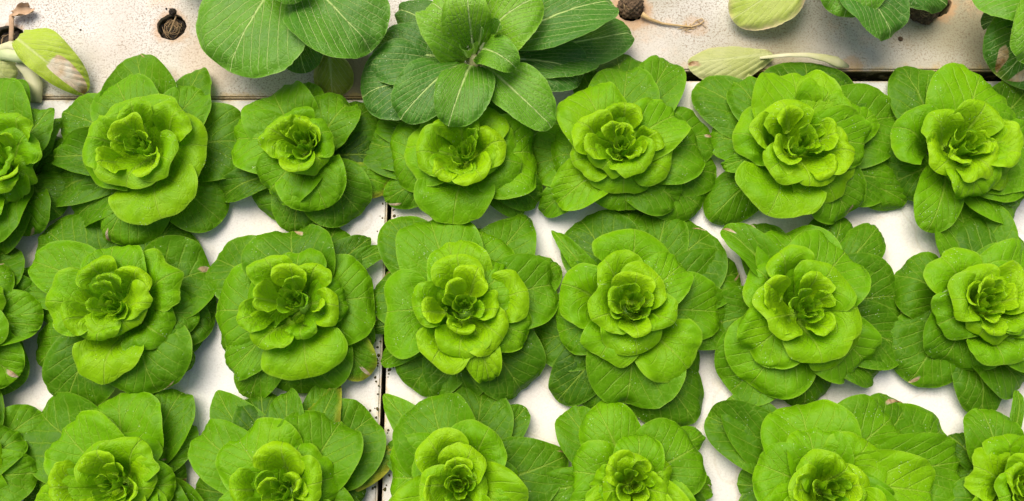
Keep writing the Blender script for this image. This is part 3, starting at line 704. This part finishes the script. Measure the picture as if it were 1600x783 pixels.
lettuce('sprawling lettuce whose broad leaves fan sideways across the lower board', (1080, 583), K, (850, 715), {
    0: [(90, 260, 280), (240, 145, 270), (280, 680, 200), (1310, 190, 400), (1560, 330, 380)],
    1: [(640, 180, 440), (1230, 262, 400), (1655, 540, 340)],
    2: [(390, 550, 350), (1060, 420, 390), (1500, 740, 300), (400, 1050, 340), (1200, 1080, 340)],
    3: [(690, 520, 280), (950, 560, 200), (820, 1050, 320)],
    4: [(620, 680, 170), (1040, 680, 180)]}, fill=(205, 335), curls=6)
lettuce('lettuce in the lower corner with one leaf curling up into a thin tip', (1280, 583), K, (1270, 700), {
    0: [(788, 380, 140, {'t': -.15}), (850, 520, 170), (1205, 105, 60, {'dz': .02})],
    1: [(985, 205, 270), (1085, 340, 260), (830, 900, 260)],
    2: [(900, 560, 340), (1500, 400, 340), (1000, 1000, 320)],
    3: [(1120, 610, 200), (1420, 640, 220)], 4: [(1180, 690, 110)]}, fill=(205, 335), tone=.05, curls=5)

# ------------------------------------------------------------------ pak choi
PT = {0: (0.010, (0.12, 0.060), (0.62, 0.080), 0.045), 1: (0.015, (0.07, 0.088), (0.60, 0.120), 0.085),
      2: (0.020, (0.03, 0.105), (0.55, 0.145), 0.120), 3: (0.025, (0.02, 0.110), (0.45, 0.150), 0.125)}
PTONE = {0: 0.36, 1: 0.58, 2: 0.70, 3: 0.62}
def stalk_mesh(P, u1, r0, r1, bend, seed):
    rs = np.random.RandomState(seed); p, s = midrib(P, bend, rs.choice([-1, 1]))
    uu = np.linspace(0, u1, 14); pts = [[np.interp(u * s[-1], s, p[:, k]) for k in range(3)] for u in uu]
    pts = [(x, y, z - 0.0022) for x, y, z in pts]
    return tube(pts, [r0 + (r1 - r0) * (k / 13) ** 0.8 for k in range(14)], 10, 0.55)
def pak(label, org, sc, heart, leaves, hz=0.095, tone=0.0):
    ab = lambda x, y: (org[0] + x / sc, org[1] + y / sc)
    rt = unproject(*ab(*heart), hz); root = empty('pak_choi', (rt.x, rt.y, 0))
    tag(root, label, 'pak choi', 'pak choi plants on the upper boards')
    count[0] += 1; sd0 = count[0] * 1000; rr = np.random.RandomState(sd0)
    link('stem', tube([(0, 0, -0.01), (0, 0, 0.012), (0, 0, 0.035), (0, 0, 0.06)], [0.016, 0.018, 0.014, 0.004], 12), M['white_stalk'], root)
    q = 0
    for t in sorted(leaves):
        for lf in leaves[t]:
            x, y, wd = lf[:3]; op = lf[3] if len(lf) > 3 else {}
            zi, p1, p2, zt = PT[t]; dz = op.get('dz', 0)
            tp = unproject(*ab(x, y), zt + dz); v = Vector((tp.x - rt.x, tp.y - rt.y)); L = v.length; th = math.atan2(v.y, v.x)
            zj = 0.003 * (q % 3)
            P = [(0.006, zi), (p1[0] * L, p1[1] + zj), (p2[0] * L, p2[1] + dz + zj), (L, zt + dz + zj)]
            bend = 0.04 * rr.rand()
            if 'petal' in op:
                R = wd / sc * 0.001 * 0.5; me = petal_mesh('leaf', R, 1.35, [(0.25, 0.095), (0.7, 0.108), (0.8, zt + 0.022), (1.0, zt + 0.018)], sd0 + q, nu=22, nv=25, ruffle=0.002)
                d_ = max(0, L - R); q += 1
                link('leaf', me, M['pak'], root, (d_ * math.cos(th), d_ * math.sin(th), 0), th, (min(1, max(0, PTONE[t] + op.get('t', 0))), rr.rand(), 0, 1)); continue
            me = leaf_mesh('leaf', P, wd / sc * 0.001 * 1.27, sd0 + q, um=op.get('um', 0.64), base=0.07, tip=2.15, kappa=op.get('k', 0.35 + 0.2 * rr.randn()), roll=0.30, ruffle=0.003,
                           puff=0.0009, twist=op.get('tw', 0.2 * rr.randn()), bend=bend, dry=op.get('dry'), nu=38, nv=33, N=8, fan=1.15, start=op.get('st', 0.16), bump_lo=0.0026, serr=0.02, lobe=0.025, shoulder=0.7)
            o = link('leaf', me, M[op.get('m', 'pak')], root, (0, 0, 0), th, (min(1, max(0, PTONE[t] + tone + op.get('t', 0) + 0.05 * rr.randn())), rr.rand(), op.get('y', 0), 1))
            if 'label' in op: o['label'] = op['label']
            link('stalk', stalk_mesh(P, 0.50, 0.0075, 0.0010, bend, sd0 + q), M['stalk'], o)
            q += 1
    return root
pak('large open pak choi with white-veined leaves spread over the lettuce below', (540, 0), 3.728, (745, 270), {
    0: [(85, 560, 400, {'dz': .01}), (1680, 190, 250, {'dz': -.01}), (1400, 440, 280, {'t': -.08}), (830, 608, 200, {'t': -.12, 'dz': -.01}), (300, 60, 200, {'t': -.15}), (140, 300, 330, {'t': -.08}), (1480, 330, 260, {'t': -.12}), (950, 560, 160, {'t': -.15})],
    1: [(320, 705, 270, {'t': -.22}), (1570, 0, 350, {'t': -.25}), (1200, 748, 240), (600, 744, 250, {'dz': .01})],
    2: [(470, -10, 350, {'um': .5, 'st': .05, 't': .05}), (1140, -10, 330, {'t': .12, 'um': .5, 'st': .05}), (715, -60, 235, {'t': .12, 'um': .5, 'st': .05, 'dz': .012})],
    3: [(1000, 400, 160, {'k': .3}), (905, 170, 130, {'t': -.1, 'petal': 1}), (690, 320, 110, {'petal': 1}), (800, 190, 90, {'t': -.2, 'petal': 1}), (745, 290, 70, {'t': -.2, 'petal': 1})]})
pak('pale-veined pak choi with one huge round leaf beside the soil-filled hole', (280, 0), 4.894, (820, -330), {
    0: [(960, 562, 330, {'dz': -.005}), (1180, 250, 300, {'t': -.1}), (-100, -300, 400), (1500, -700, 400)],
    1: [(375, 555, 760, {'um': .66, 'k': .12}), (1490, 392, 620, {'um': .66, 't': -.12}), (300, -750, 380), (1300, -900, 380)],
    2: [(900, 40, 280, {'um': .7}), (700, -700, 320), (1100, -650, 320)],
    3: [(780, -480, 180), (900, -400, 150)]}, hz=0.10)
pak('pak choi at the top edge with one yellow-green lower leaf hanging over the speckled board', (1060, 0), 4.894, (1250, -420), {
    0: [(1060, 205, 0.1)], 1: [(1300, 150, 420, {'t': -.15}), (1610, 285, 390, {'t': -.25}), (1930, 60, 300, {'t': -.2}), (700, -600, 360), (1800, -700, 360)],
    2: [(1000, -800, 300), (1500, -850, 300)], 3: [(1230, -520, 180), (1320, -400, 140)]}, hz=0.10) if False else None
pak('pak choi at the top edge with one yellow-green lower leaf hanging over the speckled board', (1060, 0), 4.894, (1250, -420), {
    0: [(410, 150, 390, {'m': 'old', 't': .22, 'y': .25, 'um': .6, 'label': 'yellow-green ageing leaf', 'dz': -.02}), (2050, 45, 280, {'t': -.1})],
    1: [(1260, 150, 440, {'t': -.10}), (1640, 288, 400, {'t': -.30}), (700, -600, 360), (1800, -700, 360)],
    2: [(1000, -800, 300), (1500, -850, 300)], 3: [(1230, -520, 180), (1320, -400, 140)]}, hz=0.10)
pak('pak choi in the upper corner, its dark outer leaf hanging down to the wide gap', (1280, 0), 4.894, (1900, -60), {
    0: [(1390, 600, 560, {'t': -.1, 'y': .1, 'dry': lambda U, V: np.clip(1.2 - np.hypot((U - 0.86) / 0.10, (np.abs(V) - 0.35) / 0.12) * 0.6, 0, 1)}), (1230, 200, 200, {'t': -.2}), (2300, 500, 400)],
    1: [(1560, 480, 400, {'t': .15, 'dz': .02}), (1150, -30, 420, {'t': .1}), (2300, -400, 380)],
    2: [(1700, -500, 320), (2150, 150, 320)], 3: [(1870, -150, 180), (1950, 20, 140)]}, hz=0.10)

# ------------------------------------------------------------------ wilted plant with the yellow leaf
def free_leaf(name, pa, pb, za, zb, arch, wd, mat, col, parent, seed, stalk=None, **kw):
    """a leaf laid from photo point pa (base) to pb (tip)"""
    a = unproject(*pa, za); b = unproject(*pb, zb); v = b - a; L = math.hypot(v.x, v.y)
    P = [(0, za), (0.3 * L, (za * .7 + zb * .3) + arch), (0.7 * L, (za * .3 + zb * .7) + arch), (L, zb)]
    bend = kw.pop('bend', 0.03)
    me = leaf_mesh(name, P, wd, seed, bend=bend, **kw)
    px = parent.location if parent else Vector((0, 0, 0))
    o = link(name, me, mat, parent, (a.x - px.x, a.y - px.y, 0), math.atan2(v.y, v.x), col)
    return o
r = unproject(8, 78, 0.02); r.z = 0
wp = empty('wilted_pak_choi', r)
tag(wp, 'wilting pak choi with a folded yellow-green leaf and pale limp stalks', 'pak choi')
def stalk_px(pts, rad, parent, mat, flat=0.7):
    pw = [unproject(x, y, z) for x, y, z in pts]
    return link('stalk', tube([p - Vector(parent.location) for p in pw], rad, 12, flat), M[mat], parent)
o = free_leaf('leaf', (27, 60), (134, 147), 0.040, 0.012, 0.030, 0.068, M['old'], (0.42, 0.5, 0.0, 1), wp, 902, um=0.36, base=0.62, kappa=-0.95, roll=0.10, nu=44, nv=41, N=9, tip=2.1, bump_lo=0.002,
    sidew=(1.32, 0.72), crease=0.30, shoulder=1.0, bend=0.0, puff=0.0014, dry=lambda U, V: np.clip(1.3 * sst(0.34, 0.75, U) * (1 - sst(0.25, 0.55, np.abs(V - 0.12))), 0, 1))
o['label'] = 'yellow-green folded leaf dried white and brown along its midrib'
stalk_px([(-14, 92, .02), (5, 84, .03), (30, 88, .034), (55, 92, .036)], [.012, .011, .011, .007], wp, 'stalk')
stalk_px([(28, 98, .024), (44, 110, .018), (56, 132, .010), (56, 160, .004)], [.006, .011, .012, .010], wp, 'white_stalk', 0.5)
stalk_px([(-20, 75, .02), (-2, 80, .03), (16, 72, .034), (42, 84, .036)], [.010, .010, .009, .006], wp, 'white_stalk')
free_leaf('leaf', (-25, 90), (22, 130), 0.02, 0.014, 0.02, 0.055, M['old'], (0.85, 0.5, 0.1, 1), wp, 905, kappa=-0.5, nu=24, nv=21)
k = link('dead_leaf', tube([Vector(unproject(x, y, z)) - r for x, y, z in ((17, 66, .008), (18, 45, .012), (18, 25, .010), (30, 19, .007), (52, 17, .006))], [.004, .004, .0045, .007, .003], 8, 0.35), M['dead'], wp)
k['label'] = 'shrivelled brown leaf'
fl = free_leaf('leaf', (16, 25), (52, 16), 0.008, 0.006, 0.010, 0.020, M['dead'], (0, 0, 0, 1), wp, 907, kappa=0.9, ruffle=0.006, nu=18, nv=17)
fl['label'] = 'shrivelled brown leaf tip'

# ------------------------------------------------------------------ fallen leaves
a = unproject(1320, 100, 0.004)
fr = empty('fallen_leaf', (a.x, a.y, 0)); tag(fr, 'cut pale yellow leaf lying on its side with a long white stalk', 'leaf')
free_leaf('blade', (1208, 84), (1074, 98), 0.012, 0.006, 0.014, 0.064, M['old'], (0.80, 0.5, 0.12, 1), fr, 911, dry=lambda U, V: sst(0.6, 1.0, U) * (1 - sst(0.1, 0.5, np.abs(V - 0.1))) * 0.7, um=0.5, base=0.25, kappa=-0.35, roll=0.35, nu=36, nv=31, N=7, tip=2.2, crease=-0.15, bump_lo=0.002)
pts = [(1178, 92, .014), (1200, 89, .019), (1230, 86, .023), (1262, 86, .025), (1290, 91, .023), (1308, 97, .020), (1326, 104, .014)]
link('stalk', tube([Vector(unproject(*p)) - Vector((a.x, a.y, 0)) for p in pts], [.0014, .0032, .0034, .0042, .0070, .0095, .003], 12, 0.35), M['white_stalk'], fr)
b_ = unproject(522, 70, 0.01)
f2 = empty('fallen_leaf', (b_.x, b_.y, 0)); tag(f2, 'olive-brown withered leaf in the shade between the two big pak choi', 'leaf')
free_leaf('blade', (512, 72), (520, 152), 0.03, 0.004, 0.010, 0.066, M['old'], (0.12, 0.5, 0.15, 1), f2, 921, um=0.6, base=0.2, kappa=-0.4, roll=0.2, nu=30, nv=27, crease=-0.2, tip=2.8)
link('stalk', tube([Vector(unproject(*p)) - Vector((b_.x, b_.y, 0)) for p in ((505, 30, .03), (510, 60, .032), (516, 100, .024))], [.006, .005, .002], 8, 0.6), M['green_stem'], f2)
f3 = free_leaf('withered_leaf', (1172, 112), (1158, 128), 0.006, 0.003, 0.004, 0.018, M['old'], (0.75, 0.5, 0.0, 1), None, 931, nu=16, nv=15, tip=2.6)
tag(f3, 'tiny pale leaf scrap poking out under the cut pale leaf', 'leaf')

# ------------------------------------------------------------------ planting plugs, roots
def lump(cx, cy, r, h, seed, mat, name, parent=None, z0=-0.012):
    rs = np.random.RandomState(seed); b = bmesh.new(); bmesh.ops.create_icosphere(b, subdivisions=5, radius=1.0)
    g = rs.rand(64) * 6.28
    for v in b.verts:
        p = v.co
        d = 1 + 0.10 * math.sin(p.x * 5 + g[0]) * math.cos(p.y * 6 + g[1]) + 0.07 * math.sin(p.x * 13 + g[2]) * math.sin(p.y * 12 + g[3] + p.z * 9) + 0.05 * math.sin(p.x * 27 + p.z * 21 + g[4]) * math.cos(p.y * 29 + g[5]) + 0.02 * rs.randn()
        v.co = Vector((p.x * r * d, p.y * r * d, p.z * h * d + z0))
    me = bpy.data.meshes.new(name); b.to_mesh(me); b.free(); smooth(me)
    return link(name, me, mat, parent, (cx, cy, 0))
def roots(cx, cy, r, n, seed, z=0.002, spread=1.0, mat='root', rad=0.0005, ax=0.0):
    rs = np.random.RandomState(seed); out = []
    for k in range(n):
        a = rs.rand() * 6.28; rr0 = r * (0.2 + 0.7 * rs.rand()); sw = 0.8 + rs.rand()
        ps = []
        for i in range(9):
            q = a + sw * i / 8 * 1.6; R = rr0 * (1 - 0.25 * math.sin(i / 8 * 3.1)) 
            ps.append((R * math.cos(q) + ax * r, R * math.sin(q), z + 0.006 * math.sin(i / 8 * math.pi) * rs.rand()))
        out.append(tube(ps, [rad * (0.6 + 0.8 * rs.rand())] * 9, 5))
    return join_meshes(out)
def plug(name, px, py, r, label, seed, nroot, soil='soil'):
    cx, cy = pxy(px, py) if not isinstance(px, tuple) else px
    e = empty(name, (cx, cy, 0)); tag(e, label, 'plug')
    m = lump(0, 0, r, 0.014, seed, M[soil], 'soil', e, -0.021); m.location = (0, 0, 0)
    if nroot:
        link('roots', roots(0, 0, r * 0.9, nroot, seed, z=-0.0075), M['root'], e)
    return e
p1 = plug('planting_plug', 268, 42, 0.0235, 'dark soil plug with a curl of dry roots filling the open hole', 31, 26)
tw = [Vector(unproject(x, y, z)) - Vector(p1.location) for x, y, z in ((262, 56, .004), (268, 44, .010), (272, 34, .012), (275, 26, .008))]
link('root_strand', tube(tw, [.0012, .0016, .0016, .001], 6), M['root'], p1)
crumb = lump(*pxy(270, 19), 0.006, 0.005, 5, M['soil'], 'soil_crumb', None, 0.001); tag(crumb, 'black crumb of soil just above the open hole', 'soil')
crumb2 = lump(*pxy(260, 14), 0.0016, 0.0015, 6, M['soil'], 'soil_crumb', None, 0.0005); tag(crumb2, 'tiniest black soil speck above the open hole', 'soil')
plug('planting_plug', 10, 62, 0.026, 'black soil plug partly covered by the wilting pak choi', 32, 5)
e = empty('root_ball', (*pxy(985, 12), 0)); tag(e, 'dry brown root ball with a long root trailing over the board, beside the pak choi', 'root ball')
lump(0, 0, 0.0215, 0.018, 33, M['rootball'], 'ball', e, 0.004)
link('roots', roots(0, 0, 0.021, 30, 12, z=0.014), M['root'], e)
tr = [(1003, 22, .010), (1015, 30, .006), (1035, 37, .004), (1060, 40, .004), (1080, 42, .003), (1094, 38, .003), (1100, 33, .003), (1097, 29, .003), (1088, 32, .003), (1080, 40, .003)]
link('trailing_root', tube([Vector(unproject(*p)) - Vector(e.location) for p in tr], [.0045, .0028, .0020, .0016, .0014, .001, .0009, .0009, .0008, .0006], 7), M['stem_thread'], e)
rs = np.random.RandomState(3); th_ = []
for kx in range(10):
    x0, y0 = 1062 + 30 * rs.rand(), 40 + 3 * rs.randn()
    ps = [Vector(unproject(x0 + 4 * i * rs.randn() * .6, y0 + i * 2.2 * (1 if rs.rand() < .8 else -1), .002)) - Vector(e.location) for i in range(4)]
    th_.append(tube(ps, [.0005] * 4, 5))
link('root_hairs', join_meshes(th_), M['stem_thread'], e)
e2 = empty('root_ball', (*pxy(1440, 18), 0)); tag(e2, 'brown fibrous root stub beside a dark hole, under the pak choi tip', 'root ball')
lump(0, 0, 0.024, 0.013, 34, M['rootball'], 'ball', e2, 0.004)
link('roots', roots(0, 0, 0.022, 34, 14, z=0.013), M['root'], e2)
# small debris on the board
for i, (x, y, rr_, lb) in enumerate(((1407, 61, .0040, 'small brown crumb on the speckled board above the dark gap'), (1523, 642, .0016, 'dark seed-like speck on bare white board'), (126, 47, .0016, 'brown fleck on the speckled board near the wilted leaf'))):
    o = lump(*pxy(x, y), rr_, rr_ * .6, 40 + i, M['rootball'] if i != 1 else M['soil'], 'debris_crumb', None, 0.0005); tag(o, lb, 'debris')
